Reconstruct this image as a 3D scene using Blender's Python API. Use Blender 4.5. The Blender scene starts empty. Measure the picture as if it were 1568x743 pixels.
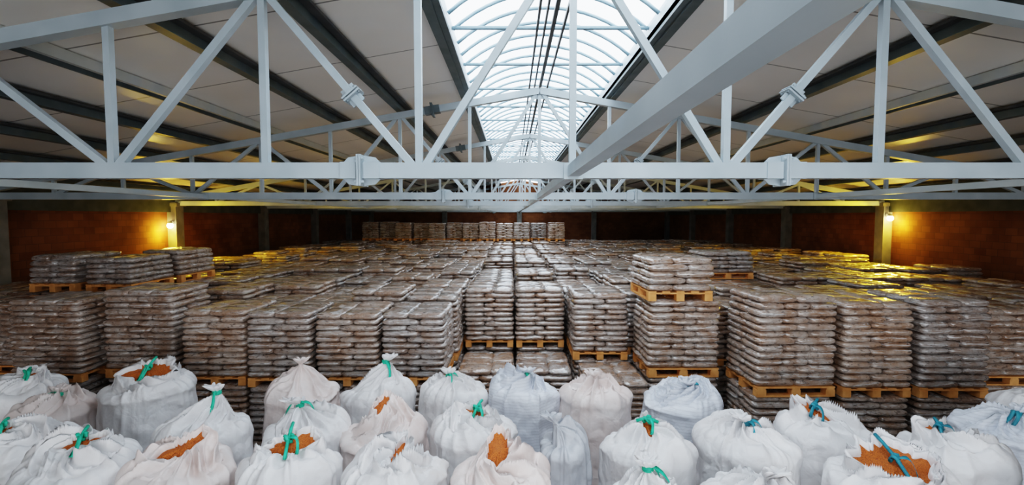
import bpy, math, random
from mathutils import Vector, Matrix, noise
CH=3.9  # camera height
sc=bpy.context.scene
try:
    sc.view_settings.view_transform='Filmic'
    sc.view_settings.look='High Contrast'
    sc.view_settings.exposure=0.2
    sc.cycles.max_bounces=6; sc.cycles.diffuse_bounces=4; sc.cycles.glossy_bounces=3; sc.cycles.transparent_max_bounces=4
    sc.cycles.caustics_reflective=False; sc.cycles.caustics_refractive=False
except Exception as e: print(e)

# ---------------------------------------------------------------- materials
def newmat(name):
    m=bpy.data.materials.new(name); m.use_nodes=True
    nt=m.node_tree; nt.nodes.clear()
    out=nt.nodes.new('ShaderNodeOutputMaterial')
    return m,nt,out
def N(nt,typ,**kw):
    n=nt.nodes.new(typ)
    for k,v in kw.items():
        if k in n.inputs: n.inputs[k].default_value=v
        else: setattr(n,k,v)
    return n
def pbsdf(nt,out,**kw):
    b=nt.nodes.new('ShaderNodeBsdfPrincipled')
    for k,v in kw.items():
        b.inputs[k].default_value=v
    nt.links.new(b.outputs[0],out.inputs[0]); return b
def coords(nt,scale=(1,1,1),which='Object'):
    tc=nt.nodes.new('ShaderNodeTexCoord'); mp=nt.nodes.new('ShaderNodeMapping')
    mp.inputs['Scale'].default_value=scale
    nt.links.new(tc.outputs[which],mp.inputs[0]); return mp.outputs[0]
def ramp(nt,src,stops):
    r=nt.nodes.new('ShaderNodeValToRGB'); e=r.color_ramp.elements
    while len(e)<len(stops): e.new(0.5)
    for i,(p,c) in enumerate(stops):
        e[i].position=p; e[i].color=(c[0],c[1],c[2],1)
    nt.links.new(src,r.inputs[0]); return r.outputs[0]
def noi(nt,co,scale,detail=3,rough=.5,dist=0):
    n=N(nt,'ShaderNodeTexNoise'); n.inputs['Scale'].default_value=scale
    n.inputs['Detail'].default_value=detail; n.inputs['Roughness'].default_value=rough
    n.inputs['Distortion'].default_value=dist
    nt.links.new(co,n.inputs['Vector']); return n.outputs[0]
def bump(nt,h,b,strength,dist=.02,prev=None):
    n=nt.nodes.new('ShaderNodeBump'); n.inputs['Strength'].default_value=strength
    n.inputs['Distance'].default_value=dist
    nt.links.new(h,n.inputs['Height'])
    if prev: nt.links.new(prev,n.inputs['Normal'])
    if b: nt.links.new(n.outputs[0],b.inputs['Normal'])
    return n.outputs[0]
def mixc(nt,f,a,b,mode='MIX'):
    n=nt.nodes.new('ShaderNodeMix'); n.data_type='RGBA'; n.blend_type=mode
    for s,i in ((f,0),(a,6),(b,7)):
        if hasattr(s,'links'): nt.links.new(s,n.inputs[i])
        elif isinstance(s,(int,float)): n.inputs[i].default_value=s
        else: n.inputs[i].default_value=(s[0],s[1],s[2],1)
    return n.outputs[2]

def simple(name,c1,c2,scale=4,rough=.5,metal=0,bs=.1,bscale=30,spec=.5):
    m,nt,out=newmat(name)
    b=pbsdf(nt,out,Roughness=rough,Metallic=metal)
    b.inputs['Specular IOR Level'].default_value=spec
    co=coords(nt)
    nt.links.new(ramp(nt,noi(nt,co,scale,2),[(.3,c1),(.7,c2)]),b.inputs['Base Color'])
    bump(nt,noi(nt,co,bscale,2),b,bs,.01)
    return m
M={}
M['paint']=simple('painted_steel',(.37,.43,.46),(.47,.53,.56),2,.38,0,.04)
M['galv']=simple('grey_steel',(.09,.12,.13),(.14,.17,.18),3,.45,.1,.05)
M['lightsteel']=simple('light_steel',(.42,.46,.47),(.5,.53,.54),3,.5,.0,.05)
M['darksteel']=simple('dark_steel',(.05,.055,.06),(.09,.095,.1),3,.5,.2,.05)
M['white_alu']=simple('skylight_aluminium',(.20,.30,.36),(.27,.37,.43),3,.4,0,.02)
M['upstand']=simple('upstand_flashing',(.50,.60,.66),(.60,.70,.75),3,.4,0,.02)
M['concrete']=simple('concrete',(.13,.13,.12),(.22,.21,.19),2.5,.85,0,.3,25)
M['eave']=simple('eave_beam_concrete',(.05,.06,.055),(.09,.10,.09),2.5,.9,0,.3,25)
M['floor']=simple('floor_concrete',(.09,.09,.085),(.16,.155,.15),1.2,.7,0,.2,12)
M['wood']=simple('pallet_wood',(.66,.28,.08),(.84,.42,.15),7,.7,0,.3,40)
M['strap']=simple('green_strap',(.01,.34,.2),(.03,.55,.36),20,.5,0,.2,80)
M['bluestrap']=simple('teal_strap',(.01,.16,.22),(.03,.25,.32),20,.5,0,.2,80)

# ceiling panels
m,nt,out=newmat('ceiling_panel'); M['ceil']=m
b=pbsdf(nt,out,Roughness=.34)
co=coords(nt)
base=ramp(nt,noi(nt,co,.5,3),[(.3,(.80,.785,.75)),(.7,(.89,.875,.85))])
sp=nt.nodes.new('ShaderNodeSeparateXYZ'); nt.links.new(co,sp.inputs[0])
def seam(src,period,width):
    a=N(nt,'ShaderNodeMath',operation='DIVIDE'); nt.links.new(src,a.inputs[0]); a.inputs[1].default_value=period
    f=N(nt,'ShaderNodeMath',operation='FRACT'); nt.links.new(a.outputs[0],f.inputs[0])
    l=N(nt,'ShaderNodeMath',operation='LESS_THAN'); nt.links.new(f.outputs[0],l.inputs[0]); l.inputs[1].default_value=width/period
    return l.outputs[0]
c=mixc(nt,seam(sp.outputs[1],2.0,.03),base,(.25,.25,.24))
nt.links.new(c,b.inputs['Base Color'])
bump(nt,noi(nt,coords(nt,(1,.35,1)),2.5,2),b,.12,.05)

# brick
m,nt,out=newmat('clay_block_wall'); M['brick']=m
b=pbsdf(nt,out,Roughness=.95)
b.inputs['Specular IOR Level'].default_value=.1
tc=nt.nodes.new('ShaderNodeTexCoord'); sx=nt.nodes.new('ShaderNodeSeparateXYZ'); nt.links.new(tc.outputs['Object'],sx.inputs[0])
ad=N(nt,'ShaderNodeMath',operation='ADD'); nt.links.new(sx.outputs[0],ad.inputs[0]); nt.links.new(sx.outputs[1],ad.inputs[1])
cb=nt.nodes.new('ShaderNodeCombineXYZ'); nt.links.new(ad.outputs[0],cb.inputs[0]); nt.links.new(sx.outputs[2],cb.inputs[1])
br=nt.nodes.new('ShaderNodeTexBrick'); nt.links.new(cb.outputs[0],br.inputs['Vector'])
br.inputs['Scale'].default_value=1; br.inputs['Brick Width'].default_value=.33; br.inputs['Row Height'].default_value=.2
br.inputs['Mortar Size'].default_value=.008
br.inputs['Color1'].default_value=(.25,.105,.046,1); br.inputs['Color2'].default_value=(.19,.075,.036,1); br.inputs['Mortar'].default_value=(.16,.075,.042,1)
nn=noi(nt,tc.outputs['Object'],.8,3)
nt.links.new(mixc(nt,.7,br.outputs[0],ramp(nt,nn,[(.3,(.35,.3,.3)),(.7,(1,1,1))]),'MULTIPLY'),b.inputs['Base Color'])
bump(nt,br.outputs[1],b,.15,-.01)

# pellet bags with stretch film
m,nt,out=newmat('film_wrapped_bags'); M['bags']=m
b=pbsdf(nt,out,Roughness=.2)
b.inputs['Coat Weight'].default_value=1.0; b.inputs['Coat Roughness'].default_value=.06; b.inputs['Coat IOR'].default_value=1.9
co=coords(nt)
oi=nt.nodes.new('ShaderNodeObjectInfo')
n1=noi(nt,co,4,3,.6)
brown=mixc(nt,oi.outputs['Random'],(.43,.255,.16),(.31,.215,.165))
silver=mixc(nt,oi.outputs['Random'],(.56,.44,.36),(.43,.385,.36))
c=mixc(nt,ramp(nt,n1,[(.38,(0,0,0)),(.62,(1,1,1))]),brown,silver)
pr=noi(nt,coords(nt,(11,11,34)),1.0,4,.7)
c=mixc(nt,ramp(nt,pr,[(.59,(0,0,0)),(.62,(.7,.7,.7))]),c,(.09,.06,.05))
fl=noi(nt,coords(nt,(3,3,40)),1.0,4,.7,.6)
c=mixc(nt,ramp(nt,fl,[(.55,(0,0,0)),(.64,(.75,.75,.75))]),c,(.86,.84,.82))  # pale streaks: hazy film wrinkles, with the film's glossy reflections painted in
nt.links.new(c,b.inputs['Base Color'])
bump(nt,noi(nt,coords(nt,(1,1,1.4)),13,4,.6,1.0),b,.9,.06)

# bulk bag fabric
def fabric(name,c1,c2,lines=0):
    m,nt,out=newmat(name); b=pbsdf(nt,out,Roughness=.42)
    co=coords(nt)
    c=ramp(nt,noi(nt,co,2.2,3,.6),[(.3,c1),(.7,c2)])
    if lines:
        w=nt.nodes.new('ShaderNodeTexWave'); w.bands_direction='Z'; w.inputs['Scale'].default_value=9; w.inputs['Distortion'].default_value=.6
        nt.links.new(co,w.inputs['Vector'])
        c=mixc(nt,ramp(nt,w.outputs[1],[(.75,(0,0,0)),(.95,(.35,.35,.35))]),c,(.42,.42,.46))
    nt.links.new(c,b.inputs['Base Color'])
    v=bump(nt,noi(nt,co,4.5,3,.5,.4),None,.6,.06)
    w=nt.nodes.new('ShaderNodeTexVoronoi'); w.inputs['Scale'].default_value=5.5; w.feature='DISTANCE_TO_EDGE'
    nt.links.new(co,w.inputs['Vector'])
    bump(nt,w.outputs[0],b,.28,.06,v)
    return m
M['fabW']=fabric('woven_white',(.72,.68,.67),(.82,.81,.81))
M['fabP']=fabric('woven_pinkish',(.72,.58,.53),(.79,.72,.69))
M['fabB']=fabric('woven_bluish',(.62,.65,.72),(.74,.76,.81),1)
M['fabG']=fabric('plastic_grey',(.38,.39,.42),(.56,.57,.60))
m,nt,out=newmat('orange_grain'); M['grain']=m
b=pbsdf(nt,out,Roughness=.7)
vo=nt.nodes.new('ShaderNodeTexVoronoi'); vo.inputs['Scale'].default_value=110; nt.links.new(coords(nt),vo.inputs['Vector'])
nt.links.new(ramp(nt,vo.outputs[0],[(.0,(.72,.20,.03)),(.9,(.30,.06,.01))]),b.inputs['Base Color'])
bump(nt,vo.outputs[0],b,.6,-.01)
# glazing
m,nt,out=newmat('polycarbonate'); M['glaze']=m
t=nt.nodes.new('ShaderNodeBsdfTransparent'); t.inputs[0].default_value=(.90,.95,1,1)
l=nt.nodes.new('ShaderNodeBsdfTranslucent'); l.inputs[0].default_value=(.80,.90,.98,1)
mx=nt.nodes.new('ShaderNodeMixShader'); mx.inputs[0].default_value=.35
nt.links.new(t.outputs[0],mx.inputs[1]); nt.links.new(l.outputs[0],mx.inputs[2]); nt.links.new(mx.outputs[0],out.inputs[0])
m,nt,out=newmat('lamp_glow'); M['lamp']=m
e=nt.nodes.new('ShaderNodeEmission'); e.inputs[0].default_value=(1,.78,.3,1); e.inputs[1].default_value=60
nt.links.new(e.outputs[0],out.inputs[0])

# ---------------------------------------------------------------- mesh builder
class MB:
    def __init__(s): s.v=[];s.f=[];s.m=[]
    def add(s,vs,fs,mat=0):
        o=len(s.v); s.v+= [tuple(v) for v in vs]; s.f+=[tuple(i+o for i in f) for f in fs]; s.m+=[mat]*len(fs)
    def box(s,c,d,mat=0,R=None):
        vs=[]
        for x in(-.5,.5):
            for y in(-.5,.5):
                for z in(-.5,.5):
                    p=Vector((x*d[0],y*d[1],z*d[2]))
                    if R is not None: p=R@p
                    vs.append(p+Vector(c))
        s.add(vs,[(0,1,3,2),(4,6,7,5),(0,4,5,1),(2,3,7,6),(0,2,6,4),(1,5,7,3)],mat)
    def beam(s,a,b,w,h,mat=0,up=(0,0,1)):
        a=Vector(a);b=Vector(b);d=(b-a);L=d.length;d.normalize()
        u=Vector(up)
        if abs(d.dot(u))>.98:u=Vector((0,1,0))
        x=d.cross(u).normalized();z=x.cross(d).normalized()
        R=Matrix((x,d,z)).transposed()
        s.box((a+b)/2,(w,L,h),mat,R)
    def tube(s,pts,r,n=8,mat=0,closed=False):
        P=[Vector(p) for p in pts];k=len(P);vs=[];fs=[]
        for i,p in enumerate(P):
            if closed:d=(P[(i+1)%k]-P[i-1])
            else:d=P[min(i+1,k-1)]-P[max(i-1,0)]
            d.normalize();u=Vector((0,0,1)) if abs(d.z)<.9 else Vector((1,0,0))
            x=d.cross(u).normalized();y=x.cross(d)
            for j in range(n):
                a=2*math.pi*j/n;vs.append(p+r*(math.cos(a)*x+math.sin(a)*y))
        for i in range(k if closed else k-1):
            for j in range(n):
                i2=(i+1)%k
                fs.append((i*n+j,i*n+(j+1)%n,i2*n+(j+1)%n,i2*n+j))
        if not closed: fs.append(tuple(range(n))[::-1]);fs.append(tuple((k-1)*n+j for j in range(n)))
        s.add(vs,fs,mat)
    def mesh(s,name,mats,smooth=False):
        me=bpy.data.meshes.new(name); me.from_pydata(s.v,[],s.f)
        for m in mats: me.materials.append(m)
        me.polygons.foreach_set('material_index',s.m)
        me.polygons.foreach_set('use_smooth',[smooth]*len(s.f))
        me.update(); return me
    def obj(s,name,mats,smooth=False,parent=None,loc=(0,0,0)):
        o=bpy.data.objects.new(name,s.mesh(name,mats,smooth)); sc.collection.objects.link(o); o.location=loc
        if parent:o.parent=parent
        return o
def empty(name,loc=(0,0,0)):
    o=bpy.data.objects.new(name,None); sc.collection.objects.link(o); o.location=loc; return o

# ---------------------------------------------------------------- building
XR=.63; XL=-12.2; XRT=13.46; Y0=-7.; Y1=41.; SL=.176
RZ=CH+2.93
def roofz(x): return RZ+.24-SL*abs(x-XR)
HW=1.62
m=MB(); m.box(((XL+XRT)/2,(Y0+Y1)/2,-.1),(XRT-XL+1,Y1-Y0+1,.2)); m.obj('floor',[M['floor']])
wt=roofz(XL)+.02
for nm,x in (('wall_left',XL-.15),('wall_right',XRT+.15)):
    m=MB(); m.box((x,(Y0+Y1)/2,wt/2),(.3,Y1-Y0,wt)); m.obj(nm,[M['brick']])
def gable(m,y):
    vs=[(XL-.3,y-.15,0),(XRT+.3,y-.15,0),(XRT+.3,y-.15,roofz(XRT)),(XR,y-.15,roofz(XR)),(XL-.3,y-.15,roofz(XL))]
    vs+=[(a,b+.3,c) for a,b,c in vs]
    m.add(vs,[(0,1,2,3,4),(9,8,7,6,5),(0,5,6,1),(1,6,7,2),(2,7,8,3),(3,8,9,4),(4,9,5,0)])
m=MB(); gable(m,Y1+.15); m.obj('wall_far',[M['brick']])
m=MB(); DX0,DX1,DH=-3.5,8.0,4.9
m.box(((XL+DX0)/2-.15,Y0-.15,wt/2),(DX0-XL+.3,.3,wt)); m.box(((XRT+DX1)/2+.15,Y0-.15,wt/2),(XRT-DX1+.3,.3,wt))
vs=[(DX0,Y0-.3,DH),(DX1,Y0-.3,DH),(DX1,Y0-.3,roofz(DX1)),(XR,Y0-.3,roofz(XR)),(DX0,Y0-.3,roofz(DX0))]
vs+=[(a,b+.3,c) for a,b,c in vs]
m.add(vs,[(0,1,2,3,4),(9,8,7,6,5),(0,5,6,1),(1,6,7,2),(2,7,8,3),(3,8,9,4),(4,9,5,0)])
m.obj('wall_back',[M['brick']])
# ceiling
m=MB()
for s,xe in ((-1,XL-.3),(1,XRT+.3)):
    xa=XR+s*HW
    vs=[(xa,Y0,roofz(xa)),(xa,Y1+.3,roofz(xa)),(xe,Y1+.3,roofz(xe)),(xe,Y0,roofz(xe))]
    vs+=[(a,b,c+.1) for a,b,c in vs]
    m.add(vs,[(0,1,2,3),(7,6,5,4),(0,4,5,1),(1,5,6,2),(2,6,7,3),(3,7,4,0)])
m.obj('ceiling',[M['ceil']])
# skylight
sky=empty('barrel_skylight')
zb=roofz(XR+HW)+.22; rise=.62
def arc(t,r=0):
    Rr=(HW**2+rise**2)/(2*rise); a=math.asin(HW/Rr); th=-a+2*a*t
    return XR+(Rr+r)*math.sin(th), zb+rise-Rr+(Rr+r)*math.cos(th)
m=MB();n=20;vs=[];fs=[]
for i in range(n+1):
    x,z=arc(i/n); vs+=[(x,Y0,z),(x,Y1+.3,z)]
for i in range(n): fs.append((2*i,2*i+1,2*i+3,2*i+2))
m.add(vs,fs); m.obj('glazing',[M['glaze']],True,sky)
m=MB()
yy=Y0+.1;k=0
while yy<Y1:
    pts=[(arc(i/16,-.03)[0],yy,arc(i/16,-.03)[1]) for i in range(17)]
    m.tube(pts,.03,6)
    if k%3==0:
        m.beam((XR-HW,yy,zb),(XR+HW,yy,zb),.05,.05)
    yy+=.62;k+=1
m.obj('ribs',[M['white_alu']],True,sky)
m=MB()
for s in(-1,1):
    x=XR+s*(HW+.03); m.box((x,(Y0+Y1)/2,zb-.11),(.06,Y1-Y0,.36))
    m.box((XR+s*(HW-.0),(Y0+Y1)/2,zb-.30),(.10,Y1-Y0,.05),1)
    m.box((XR+s*(HW+.12),(Y0+Y1)/2,roofz(XR+HW)-.07),(.14,Y1-Y0,.14),1)
m.obj('upstand',[M['upstand'],M['galv']],False,sky)
m=MB()
for dx,w in((-.22,.035),(-.1,.03),(.03,.06),(.2,.035)):
    m.box((XR+dx,(Y0+Y1)/2,RZ+.13),(w,Y1-Y0,.06))
m.obj('ridge_rails',[M['darksteel']],False,sky)
# purlins
m=MB()
for s in(-1,1):
    for k in range(1,8):
        d=1.75+1.48*k
        if d>12.4: continue
        x=XR+s*d; z=roofz(x)
        if k==3:
            m.box((x,(Y0+Y1)/2,z-.08),(.07,Y1-Y0,.14),2)
            m.box((x+.3*s,(Y0+Y1)/2,z-.08),(.03,Y1-Y0,.10),0)
            continue
        m.box((x,(Y0+Y1)/2,z-.08),(.11,Y1-Y0,.15),0)
        m.box((x,(Y0+Y1)/2,z-.165),(.15,Y1-Y0,.015),0)
        m.box((x-.14*s,(Y0+Y1)/2,z-.03),(.12,Y1-Y0,.04),1)
m.obj('roof_purlins',[M['galv'],M['darksteel'],M['lightsteel']])
# columns and eave beams
ys=[5+6*k for k in range(-2,7)]
for s,x in((-1,XL+.15),(1,XRT-.15)):
    for y in ys[:-1]+[40.7]:
        if y<-6: continue
        m=MB(); m.box((x,y,(wt-.4)/2),(.32,.4,wt-.4)); m.box((x-s*.02,y,wt-.5),(.42,.5,.12)); m.obj('concrete_column',[M['concrete']])
for k in range(1,4):
    x=XL+(XRT-XL)*k/4
    m=MB(); m.box((x,Y1-.15,2.7),(.4,.3,5.4)); m.box((x,Y1-.15,.2),(.5,.4,.4)); m.obj('concrete_column',[M['concrete']])
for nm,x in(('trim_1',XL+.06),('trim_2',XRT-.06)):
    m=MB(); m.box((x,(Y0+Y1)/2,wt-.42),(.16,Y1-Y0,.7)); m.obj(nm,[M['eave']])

# trusses
ZB=CH+.48
PN=1.6
def top(x): return RZ-.06-SL*abs(x-XR)
m=MB()
xe0,xe1=XL+.2,XRT-.2
m.beam((xe0,0,ZB),(xe1,0,ZB),.15,.16)
m.beam((xe0,0,top(xe0)+.0),(XR,0,top(XR)),.14,.15); m.beam((XR,0,top(XR)),(xe1,0,top(xe1)),.14,.15)
for k in range(-7,8):
    x=XR+k*PN
    m.beam((x,0,ZB),(x,0,top(x)),.07,.07)
for k in range(-7,8,2):
    for s in(-1,1):
        x=XR+k*PN; x2=XR+(k+s)*PN
        if x2<xe0 or x2>xe1: continue
        o=.07*s
        m.beam((x+o,0,ZB+.06),(x2-o,0,top(x2)-.05),.075,.075,up=(0,1,0))
for s in(-1,1):
    x=XR+s*2.2
    for q in(-1,1):
        m.box((x+q*.012,0,ZB),(.02,.26,.32))
        for z0,h in((ZB+.08,.08),(ZB-.08,-.08)):
            vs=[(x+q*.02,-.01,z0),(x+q*.2,-.01,z0),(x+q*.14,-.01,z0+h*.75),(x+q*.02,-.01,z0+h)]
            vs+=[(a,.01,c) for a,b_,c in vs]
            m.add(vs,[(0,1,2,3),(7,6,5,4),(0,4,5,1),(1,5,6,2),(2,6,7,3),(3,7,4,0)])
        m.box((x+q*.12,0,ZB),(.16,.19,.17))
    for bz in(-.12,.12):
        for by in(-.1,.1):
            m.tube([(x-.05,by,ZB+bz),(x+.05,by,ZB+bz)],.016,6)
    a=Vector((XR+s*PN+.07*s,0,ZB+.06)); b2=Vector((XR+s*2*PN-.07*s,0,top(XR+2*PN)-.05))
    c=a+(b2-a)*.42; d=(b2-a).normalized(); nrm=Vector((-d.z,0,d.x))
    for q in(-1,1):
        cc=c+d*q*.016
        R=Matrix((nrm,Vector((0,1,0)),d)).transposed()
        m.box(cc,(.2,.18,.018),0,R)
        for g in(-1,1):
            m.box(c+d*q*.06+nrm*g*.05,(.05,.02,.09),0,R)
            m.tube([c+nrm*g*.075-d*.045+Vector((0,.06,0)),c+nrm*g*.075+d*.045+Vector((0,.06,0))],.015,6)
            m.tube([c+nrm*g*.075-d*.045+Vector((0,-.06,0)),c+nrm*g*.075+d*.045+Vector((0,-.06,0))],.015,6)
    xx=XR+s*2.45; zz=top(xx)
    Rt=Matrix.Rotation(math.atan(SL)*s,3,'Y')
    for q in(-1,1): m.box((xx+q*.015,0,zz),(.02,.26,.3),1,Rt)
    m.box((xx,0,zz),(.34,.19,.17),1,Rt)
m.box((XR,0,top(XR)-.1),(.4,.015,.16))
tm=m.mesh('roof_truss',[M['paint'],M['galv']])
for y in ys[2:]+[-1.]:
    o=bpy.data.objects.new('roof_truss',tm); o.location=(0,y,0); sc.collection.objects.link(o)
for x in (XR,-7.05,7.0):
    m=MB(); w=.115 if x==XR else .10
    zt=ZB-.01
    yy=[Y0]+[-1]+ys[2:]+[Y1]
    for a,b_ in zip(yy[:-1],yy[1:]):
        m.beam((x,a+.08,zt),(x,b_-.08,zt),w,w)
        m.box((x,b_-.1,zt),(w+.08,.02,w+.05))
    m.obj('longitudinal_tie_beam',[M['paint']])
# lamps on columns
for x,y,z in((XL+.22,16.62,CH-.28),(XRT-.22,16.62,CH-.02)):
    s=1 if x<0 else -1
    L=empty('wall_lamp',(x,y,z))
    m=MB(); m.tube([(0,.16,.12),(0,.05,.14),(0,0,.1)],.015,6); m.box((0,.17,.1),(.1,.02,.14)); m.tube([(0,0,.04),(0,0,.12)],.06,10)
    m.obj('bracket',[M['darksteel']],False,L)
    bpy.ops.mesh.primitive_uv_sphere_add(segments=16,ring_count=8,radius=.1,location=(0,0,-.03)); o=bpy.context.object; o.name='bulb'; o.data.materials.append(M['lamp']); o.parent=L
    ld=bpy.data.lights.new('glow','POINT'); ld.energy=75; ld.color=(1,.66,.05); ld.shadow_soft_size=.09
    lo=bpy.data.objects.new('glow',ld); lo.parent=L; lo.location=(s*.03,-.25,-.25); sc.collection.objects.link(lo)
    ld=bpy.data.lights.new('beam','SPOT'); ld.energy=520; ld.color=(1,.64,.02); ld.shadow_soft_size=.1; ld.spot_size=math.radians(150); ld.spot_blend=.6
    lo=bpy.data.objects.new('beam',ld); lo.parent=L; lo.location=(s*.14,-.12,-.03); sc.collection.objects.link(lo)
    lo.rotation_euler=Vector((s,.15,-.45)).to_track_quat('-Z','Y').to_euler()

# ---------------------------------------------------------------- pallet stacks
def spow(a,e): return math.copysign(abs(a)**e,a)
def pillow(m,c,dims,seed,nu=20,nv=7,mat=0):
    a,b_,h=dims[0]/2,dims[1]/2,dims[2]/2
    vs=[];fs=[]
    rnd=random.Random(seed); off=Vector((rnd.random()*50,rnd.random()*50,rnd.random()*50))
    for j in range(nv):
        ph=-math.pi/2+math.pi*(j+.5)/nv
        cz=spow(math.sin(ph),.7); cr=abs(math.cos(ph))**.45
        for i in range(nu):
            th=2*math.pi*(i+.5)/nu
            x=a*cr*spow(math.cos(th),.30); y=b_*cr*spow(math.sin(th),.30)
            ed=max(abs(x)/a,abs(y)/b_)
            z=h*cz*(1-.22*ed**3)
            p=Vector((x,y,z)); nn=noise.noise(p*9+off)
            p+=Vector((x/a*.014,y/b_*.014,.010))*nn*1.3
            vs.append(Vector(c)+p)
    for j in range(nv-1):
        for i in range(nu):
            fs.append((j*nu+i,j*nu+(i+1)%nu,(j+1)*nu+(i+1)%nu,(j+1)*nu+i))
    k=len(vs); vs.append(Vector(c)+Vector((0,0,h*1.02))); vs.append(Vector(c)-Vector((0,0,h*1.02)))
    for i in range(nu):
        fs.append(((nv-1)*nu+i,(nv-1)*nu+(i+1)%nu,k)); fs.append(((i+1)%nu,i,k+1))
    m.add(vs,fs,mat)
LP=.0975
def stackmesh(name,layers,seed,pallet=True):
    rnd=random.Random(seed); m=MB()
    z0=.144 if pallet else .02
    for l in range(layers):
        z=z0+LP*(l+.5); flip=(l%2)*2-1
        lx,ly=rnd.uniform(-.014,.014),rnd.uniform(-.014,.014)
        t=l/max(1,layers-1); sc_=1.0-.05*max(0,t-.8)*5*.6
        th=LP*1.25
        for i in range(3):
            pillow(m,(flip*(-.2)*sc_+lx+rnd.uniform(-.01,.01),(i-1)*.395*sc_+ly,z+rnd.uniform(-.006,.006)),(.62*sc_,.425*sc_,th),rnd.random())
        for i in range(2):
            pillow(m,(flip*.3*sc_+lx+rnd.uniform(-.01,.01),(i-.5)*.59*sc_+ly,z+rnd.uniform(-.006,.006)),(.42*sc_,.63*sc_,th),rnd.random())
    nbag=len(m.f)
    if pallet:
        for x in(-.43,0,.43): m.box((x,0,.011),(.12,1.18,.022),1)
        for x in(-.43,0,.43):
            for y in(-.52,0,.52): m.box((x,y,.061),(.12,.14,.078),1)
        for y in(-.52,0,.52): m.box((0,y,.111),(.98,.12,.022),1)
        for x in(-.43,-.22,0,.22,.43): m.box((x,0,.133),(.12,1.18,.022),1)
    me=m.mesh(name,[M['bags'],M['wood']],True)
    sm=[i<nbag for i in range(len(m.f))]; me.polygons.foreach_set('use_smooth',sm)
    return me
STD=[stackmesh('std%d'%i,11,i) for i in range(4)]
TALL=[stackmesh('tall%d'%i,13,20+i) for i in range(2)]
HALF=[stackmesh('half%d'%i,5,40+i) for i in range(2)]
HSTD=.144+LP*11; HTALL=.144+LP*13; HHALF=.144+LP*5
rnd=random.Random(5)
def put(name,me,x,y,z,rot=0,parent=None,s=(1,1,1)):
    o=bpy.data.objects.new(name,me); sc.collection.objects.link(o)
    o.location=(x,y,z); o.rotation_euler=(0,0,math.radians(rot)+rnd.choice([0,math.pi])+rnd.uniform(-.025,.025)); o.scale=s
    if parent:o.parent=parent
    return o
NM='pallet_of_bagged_pellets'
def two(x,y,rot=0,up=None,low=True,sx=1,sz=1):
    if low: put(NM,rnd.choice(STD),x,y,0,rot)
    if up=='tall': put(NM,rnd.choice(TALL),x,y,HSTD,rot,s=(sx,1,sz)); return HSTD+HTALL*sz
    if up=='std': put(NM,rnd.choice(STD),x,y,HSTD,rot,s=(sx,1,sz)); return HSTD+HSTD*sz
    return HSTD
for x in(-4.74,-3.68,-2.62,-1.56): two(x,7.98+rnd.uniform(-.06,.06),0,'std',sx=1.0,sz=rnd.uniform(.94,1))
two(-6.18,8.25,90,'tall',sz=1.04); two(-7.55,8.05,90,'tall',sz=.95); two(-8.9,8.45,90,'std'); two(-10.2,8.5,90,'std'); two(-11.35,8.5,0,'std')
two(-.46,8.72,0,None); two(.57,8.72,0,None)
two(-.46,10.22,0,'std'); two(.57,10.22,0,'std')
two(1.72,8.1,0,None,True); two(1.66,9.36,0,'std',True,1.04,1.03)
z=two(2.86,8.28,90,'std',sz=1.07); put(NM,HALF[0],2.76,8.28,z,0,s=(1.08,.95,1.12))
two(4.22,7.42,90,'tall',sz=1.07); two(5.42,7.5,0,'tall',sx=1.03,sz=1.0); two(6.55,7.48,0,'tall',sx=1.03,sz=1.03); two(8.0,7.9,90,'std'); two(9.3,8.1,90,'std'); two(10.55,8.2,90,'std')
G=empty('bagged_pellet_pallet_mass')
left=[-.46-1.035*k for k in range(0,11)]
right=[.57+1.07*k for k in range(0,12)]
for ci,x in enumerate(sorted(left+right)):
    if x<XL+.9 or x>XRT-.9: continue
    if -.6<x<.7: ys0=11.5
    elif 1.2<x<2: ys0=10.66
    elif -5.2<x<0: ys0=9.3
    elif x<-5.2: ys0=9.75
    elif 2<x<3.5: ys0=9.7
    else: ys0=9.0 if x<7 else 9.45
    jx=rnd.uniform(-.02,.02); y=ys0
    while y<30.4:
        gap=1.28+rnd.uniform(0,.10)+(rnd.random()<.10)*.3
        me=rnd.choice(STD); hs=rnd.choice([rnd.uniform(.80,.90),rnd.uniform(.92,1.03),rnd.uniform(.97,1.09)])
        if x<-7 and y<12: hs=1.0
        if x>4.5 and y<13: hs=min(hs,1.0)
        put('stack',rnd.choice(STD),x+jx,y,0,0,G)
        skip=(rnd.random()<.05 and y>12.5)
        last=y+gap>=30.4
        if last: hs=1
        if not skip or last:
            put('stack',me,x+jx+rnd.uniform(-.03,.03),y,HSTD,0,G,(rnd.uniform(.93,1),1,hs))
        if last and x<2.9 and x>-8.9: put('stack',rnd.choice(STD),x+jx,y,HSTD*2,0,G,(1,1,rnd.uniform(.85,.95)))
        y+=gap
def third(x,y,rot,me,z,s=1,sx=1): put(NM,me,x,y,z,rot,s=(sx,1,s))
zt=HSTD*2
third(-8.95,9.75,0,HALF[0],zt,1.15,.9); third(-7.85,9.75,0,HALF[1],zt,1.05,.9); third(-7.8,11.1,0,HALF[0],zt,1.15,.9)
third(5.05,11.5,90,HALF[1],zt+.015,1,1)

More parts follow.
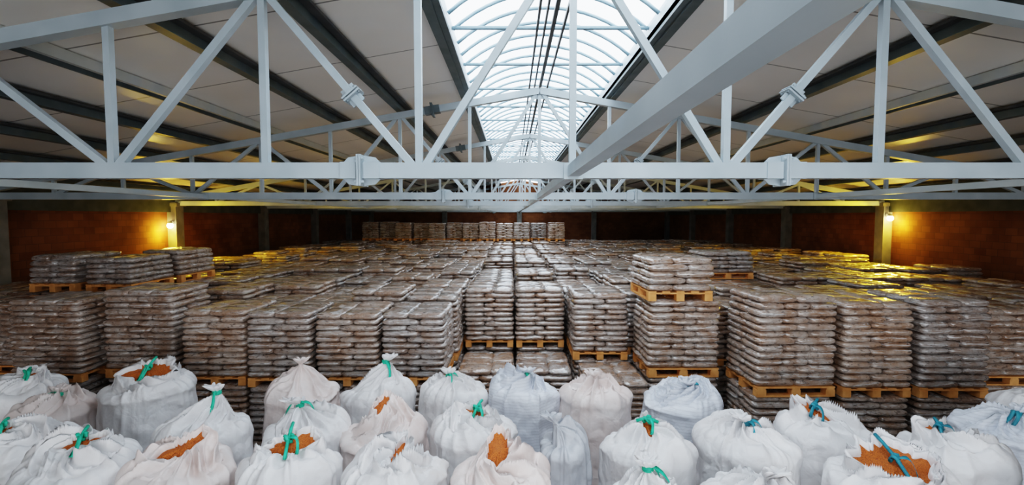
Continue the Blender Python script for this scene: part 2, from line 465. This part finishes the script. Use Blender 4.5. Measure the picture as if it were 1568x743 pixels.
# ---------------------------------------------------------------- bulk bags
def bulk_bag(x,y,R=.465,H=1.7,kind='tie',cone=.12,seed=0,fab='fabW',strap='strap',off=None,open_=(.2,.08,0)):
    rnd=random.Random(seed*7+3); E=empty('bulk_bag' if fab!='fabG' else 'grey_plastic_sack',(x,y,0))
    nt_=192; m=MB(); rings=[]
    o3=Vector((rnd.random()*90,rnd.random()*90,rnd.random()*90))
    nf=rnd.choice([7,8,9,10,11]); tw=rnd.uniform(-1.8,1.8); ph0=rnd.random()*6.28; sq=rnd.uniform(.06,.2); rot0=rnd.random()*1.57
    if off is None: off=(rnd.uniform(-.1,.1),rnd.uniform(-.1,.08))
    op=kind=='open'
    tilt=rnd.uniform(.4,.65) if op else 0
    slump=(rnd.uniform(-.08,.08),rnd.uniform(-.09,.04))
    lean0=(rnd.uniform(-.035,.035),rnd.uniform(-.03,.02))
    osc=1.0 if open_[0]>.31 else .85
    def sqf(th):
        c,s=abs(math.cos(th-rot0)),abs(math.sin(th-rot0)); p=3.2
        return (1-sq*2)+sq*2*((c**p+s**p)**(-1/p))
    def fold(th,t):
        a=th+tw*t+.6*noise.noise(Vector((math.cos(th)*1.3,math.sin(th)*1.3,t*.8))+o3)
        r=1-abs(math.sin(nf*a/2+ph0)); r2=1-abs(math.sin((nf*1.0+7)*a/2+ph0*2))
        w=.5+.5*noise.noise(Vector((math.cos(th)*2,math.sin(th)*2,5))+o3)
        return (.65*r**1.8+.4*r2**1.8)*(.6+.9*w)-.3
    def crum(x_,y_,z_,f):
        v=noise.noise(Vector((x_,y_,z_))*f+o3); return 1-abs(v)*3
    sh=.14
    zs=H-sh
    nb=34
    for j in range(nb):
        t=j/(nb-1); z=t*zs
        ring=[]
        for i in range(nt_):
            th=2*math.pi*i/nt_
            r=R*sqf(th)*(.955+.06*math.sin(math.pi*(t*.85+.1))-.02*math.cos(t*math.pi*4+seed))
            c_,s_=math.cos(th),math.sin(th)
            d=noise.noise(Vector((c_*1.5,s_*1.5,z*2.2))+o3)*.045
            d+=crum(c_*.5,s_*.5,z*.9,4.2)*.014+crum(c_*.5,s_*.5,z*.4,8)*.005
            d+=.03*fold(th,0)*max(0,(t-.45)/.55)
            ring.append((( r+d)*c_+lean0[0]*t,(r+d)*s_+lean0[1]*t,z))
        rings.append(ring)
    ns=9
    for j in range(1,ns+1):
        a=j/ns*math.pi/2*.92; rr=R*.985-sh*1.0*(1-math.cos(a)); z=zs+sh*math.sin(a); t=j/ns
        ring=[]
        for i in range(nt_):
            th=2*math.pi*i/nt_; c_,s_=math.cos(th),math.sin(th)
            r=rr*sqf(th); f=fold(th,t*.1)
            d=noise.noise(Vector((c_*1.5,s_*1.5,z*2.2))+o3)*.045*(1-t*.4)+crum(c_*.5,s_*.5,z*.9,4.2)*.014
            r+=d+.03*f
            ring.append((r*c_+lean0[0],r*s_+lean0[1],z+.055*f*t+(.09*noise.noise(Vector((c_*1.2,s_*1.2,9))+o3)+slump[0]*c_+slump[1]*s_)*t))
        rings.append(ring)
    r0=R*.985-sh*(1-math.cos(math.pi/2*.92)); z0=H
    nc=36
    off=(off[0]+lean0[0],off[1]+lean0[1])
    for j in range(1,nc+1):
        t=j/nc; ring=[]
        for i in range(nt_):
            th=2*math.pi*i/nt_; f=fold(th,t); c_,s_=math.cos(th),math.sin(th)
            if op:
                a_,b_,fi=open_; a_*=osc; b_*=osc
                ce=(a_*b_)/math.sqrt((b_*math.cos(th-fi))**2+(a_*math.sin(th-fi))**2)
                ce*=1+.4*noise.noise(Vector((c_*2.2,s_*2.2,3))+o3)+.25*(f-.1)
                rend=max(.02,ce)
            else: rend=.032
            r=r0*sqf(th)*(1-t)+rend*t
            zz=z0+cone*(t**1.7) + .03*math.sin(math.pi*t)+(.09*noise.noise(Vector((c_*1.2,s_*1.2,9))+o3)+slump[0]*c_+slump[1]*s_)*(1-t)
            amp=.15*math.sin(math.pi*min(1,t*.88+.08))**.8
            zz+=amp*f+.016*crum(r*c_,r*s_,0,7)*math.sin(math.pi*min(1,t+.1))+.06*noise.noise(Vector((r*c_*4,r*s_*4,0))+o3)*(1-t*.6)*min(1,t*4)
            if op: zz+=tilt*t**2*r*s_
            k_=t**1.2
            ring.append((lean0[0]*(1-k_)+off[0]*k_+r*c_,lean0[1]*(1-k_)+off[1]*k_+r*s_,zz))
        rings.append(ring)
    ze=z0+cone
    if not op:
        lean=(rnd.uniform(-.10,.10),rnd.uniform(-.12,.02))
        for k,(rr,dz,am) in enumerate([(.026,.02,.1),(.028,.035,.15),(.05,.055,.35),(.075,.08,.45),(.09,.11,.5),(.07,.115,.5),(.02,.09,.3)]):
            ring=[]; q=dz/.11
            for i in range(nt_):
                th=2*math.pi*i/nt_; f=math.sin(7*th+ph0)+.5*math.sin(11*th)
                r=rr*(1+am*f*.5)
                ring.append((off[0]+lean[0]*q**1.3+r*math.cos(th),off[1]+lean[1]*q**1.3+r*.7*math.sin(th),ze+dz+.018*f*am*(k>2)))
            rings.append(ring)
    else:
        base=rings[-1]
        for k,(s_,dz) in enumerate([(.96,.022),(.90,.01),(.86,-.05),(.84,-.14)]):
            rings.append([(off[0]+(a[0]-off[0])*s_,off[1]+(a[1]-off[1])*s_,a[2]+dz) for a in base])
    vs=[p for r in rings for p in r]; fs=[]
    for j in range(len(rings)-1):
        for i in range(nt_):
            fs.append((j*nt_+i,j*nt_+(i+1)%nt_,(j+1)*nt_+(i+1)%nt_,(j+1)*nt_+i))
    fs.append(tuple(range(nt_))[::-1])
    if not op: fs.append(tuple((len(rings)-1)*nt_+i for i in range(nt_)))
    m.add(vs,fs); m.obj('fabric',[M[fab]],True,E)
    if op:
        g=MB(); nr=10;n48=96;cz=sum(p[2] for p in base)/nt_;vs=[(off[0],off[1],cz-.005)];fs=[]
        for j in range(1,nr+1):
            t=j/nr
            for i in range(n48):
                a=base[i*2]
                px,py=(a[0]-off[0])*t*.92,(a[1]-off[1])*t*.92
                vs.append((off[0]+px,off[1]+py,cz+(a[2]-cz)*t*t-.005-.04*t*t+.012*noise.noise(Vector((px*14,py*14,0))+o3)))
        for i in range(n48): fs.append((0,1+i,1+(i+1)%n48))
        for j in range(nr-1):
            for i in range(n48): fs.append((1+j*n48+i,1+(j+1)*n48+i,1+(j+1)*n48+(i+1)%n48,1+j*n48+(i+1)%n48))
        g.add(vs,fs); g.obj('grain',[M['grain']],True,E)
    if strap:
        s=MB()
        if not op:
            c=Vector((off[0],off[1],ze+.025))
            for q in range(3): s.tube([c+Vector((.036*math.cos(a),.036*math.sin(a),(q-1)*.016)) for a in [2*math.pi*i/16 for i in range(16)]],.011,6,closed=True)
            starts=[(c,rnd.uniform(-2.9,-.3),rnd.uniform(.12,.22)),(c,rnd.uniform(-3.3,0.2),rnd.uniform(.08,.16))]
        else:
            fi=open_[2]+math.pi/2; c=Vector((off[0],off[1],cz+.05))
            w=open_[1]*.8+.06
            pts=[c+Vector((math.cos(fi)*w*q,math.sin(fi)*w*q,tilt*math.sin(fi)*w*q-.03*q*q+.01)) for q in(-1,-.6,-.2,.2,.6,1)]
            s.tube(pts,.016,6)
            s.tube([c+Vector((.035*math.cos(a),.025*math.sin(a),.0+.03*math.sin(a*2))) for a in [2*math.pi*i/12 for i in range(12)]],.018,6,closed=True)
            starts=[(c,-1.2+rnd.uniform(-.6,.6),rnd.uniform(.1,.16))]
        for c,a,Ln in starts:
            w=.016; pv=[];pf=[]
            for q in range(9):
                t=q/8; rr=.03+Ln*t; aa=a+.8*math.sin(t*3)*.4
                zc=c.z+.035*math.sin(t*3.1)-.06*t*t-(cone*.75*t if not op else -tilt*rr*math.sin(aa))
                p=Vector((c.x+rr*math.cos(aa),c.y+rr*math.sin(aa),zc+.03)); nrm=Vector((-math.sin(aa),math.cos(aa),.5*math.sin(t*6))).normalized()
                for dd in((nrm*w),(-nrm*w)): pv+= [p+dd,p+dd+Vector((0,0,.006))]
            for q in range(8):
                o_=q*4;n_=o_+4
                pf+=[(o_+1,n_+1,n_+3,o_+3),(o_,o_+2,n_+2,n_),(o_,n_,n_+1,o_+1),(o_+2,o_+3,n_+3,n_+2)]
            s.add(pv,pf)
        s.obj('tie_strap',[M[strap]],True,E)
    return E
B=[
 (-2.74,6.14,.46,1.66,'tie',.28,'fabP',None,(-.02,0),None),
 (-1.80,6.20,.46,1.66,'tie',.30,'fabW','strap',(.1,0),None),
 (-.80,6.16,.45,1.68,'tie',.10,'fabW','strap',(-.05,0),None),
 (.13,6.14,.455,1.72,'tie',.10,'fabB','strap',(.05,0),None),
 (1.06,6.05,.455,1.68,'tie',.10,'fabP',None,(0,0),None),
 (2.13,5.86,.48,1.68,'tie',.08,'fabB','bluestrap',(.1,-.05),None),
 (-4.9,6.26,.53,1.70,'open',.14,'fabW','strap',(.0,0),(.32,.14,.1)),
 (-5.9,6.02,.46,1.5,'tie',.1,'fabP','strap',None,None),
 (-6.8,6.4,.45,1.62,'open',.08,'fabW','strap',None,(.2,.08,.5)),
 (-3.42,5.14,.47,1.62,'tie',.30,'fabW','strap',(.13,0.05),None),
 (-2.28,5.08,.45,1.68,'tie',.10,'fabW','strap',(-.12,0.1),None),
 (-1.35,5.05,.45,1.62,'open',.26,'fabP',None,(-.02,0),(.17,.08,1.2)),
 (-.42,5.0,.45,1.70,'open',.10,'fabW','strap',(.05,.0),(.20,.07,-.4)),
 (1.32,4.64,.45,1.70,'open',.12,'fabW','strap',(.0,.03),(.18,.06,1.5)),
 (2.42,4.78,.475,1.70,'tie',.07,'fabW','bluestrap',(.0,0),None),
 (3.38,5.0,.46,1.70,'open',.12,'fabW','bluestrap',(-.1,.0),(.24,.09,-.8)),
 (4.33,4.52,.47,1.68,'open',.10,'fabW','bluestrap',(-.1,.05),(.24,.06,-.4)),
 (5.35,5.05,.47,1.70,'tie',.08,'fabB','bluestrap',None,None),
 (6.35,5.6,.47,1.70,'tie',.08,'fabW','bluestrap',None,None),
 (-5.05,4.75,.46,1.68,'open',.08,'fabW','strap',None,(.2,.07,.4)),
 (-4.08,4.3,.46,1.68,'open',.10,'fabW','strap',(0,.05),(.26,.10,.4)),
 (-3.07,4.22,.47,1.66,'open',.12,'fabP',None,(0.02,.03),(.30,.12,.4)),
 (-2.05,4.28,.46,1.68,'open',.12,'fabW','strap',(0,.0),(.30,.13,.2)),
 (-1.02,4.12,.45,1.70,'open',.10,'fabW',None,(.02,0),(.20,.06,1.45)),
 (-.08,4.10,.45,1.68,'open',.18,'fabP',None,(-.02,0),(.24,.12,1.45)),
 (1.08,3.62,.44,1.64,'tie',.24,'fabW','strap',(.02,0.05),None),
 (2.03,3.72,.45,1.68,'tie',.05,'fabW',None,None,None),
 (3.32,4.02,.48,1.68,'open',.06,'fabW','bluestrap',(.02,0),(.36,.22,.0)),
 (4.5,3.45,.46,1.68,'tie',.06,'fabW','bluestrap',None,None),
 (-2.7,3.15,.46,1.62,'open',.05,'fabW','strap',None,(.2,.07,.4)),
 (-1.6,3.05,.46,1.62,'tie',.05,'fabW','strap',None,None),
 (-.5,3.05,.46,1.62,'open',.05,'fabW','strap',None,(.2,.07,.4)),
 (-3.9,3.2,.46,1.62,'tie',.05,'fabW','strap',None,None),
]
for i,(x,y,R,H,k,cn,fb,st,of,op) in enumerate(B):
    bulk_bag(x,y,R,H,k,cn,i+1,fb,st,of,op or (.2,.08,0))
bulk_bag(.52,4.75,.26,1.66,'tie',.12,77,'fabG',None,(-.08,0))

# ---------------------------------------------------------------- light
w=bpy.data.worlds.new('overcast_sky'); sc.world=w; w.use_nodes=True; nt=w.node_tree; nt.nodes.clear()
out=nt.nodes.new('ShaderNodeOutputWorld'); bg=nt.nodes.new('ShaderNodeBackground'); nt.links.new(bg.outputs[0],out.inputs[0])
tc=nt.nodes.new('ShaderNodeTexCoord')
nt.links.new(ramp(nt,noi(nt,tc.outputs['Generated'],2.5,3),[(.35,(.80,.90,1.0)),(.65,(.98,.99,1.0))]),bg.inputs[0])
bg.inputs[1].default_value=4.6
def portal(name,loc,rot,sx,sy):
    ld=bpy.data.lights.new(name,'AREA'); ld.shape='RECTANGLE'; ld.size=sx; ld.size_y=sy; ld.cycles.is_portal=True
    o=bpy.data.objects.new(name,ld); o.location=loc; o.rotation_euler=rot; sc.collection.objects.link(o)
portal('skylight_portal',(XR,(Y0+Y1)/2,zb+rise+.1),(0,0,0),2*HW+.3,Y1-Y0)
portal('doorway_portal',((DX0+DX1)/2,Y0-.35,DH/2),(math.pi/2,0,0),DX1-DX0,DH)

cam=bpy.data.cameras.new('camera'); co=bpy.data.objects.new('camera',cam); sc.collection.objects.link(co)
cam.sensor_width=36; cam.lens=36*726/1568; cam.clip_start=.05
co.location=(0,0,CH); co.rotation_euler=(math.radians(90-3.1),0,0)
sc.camera=co
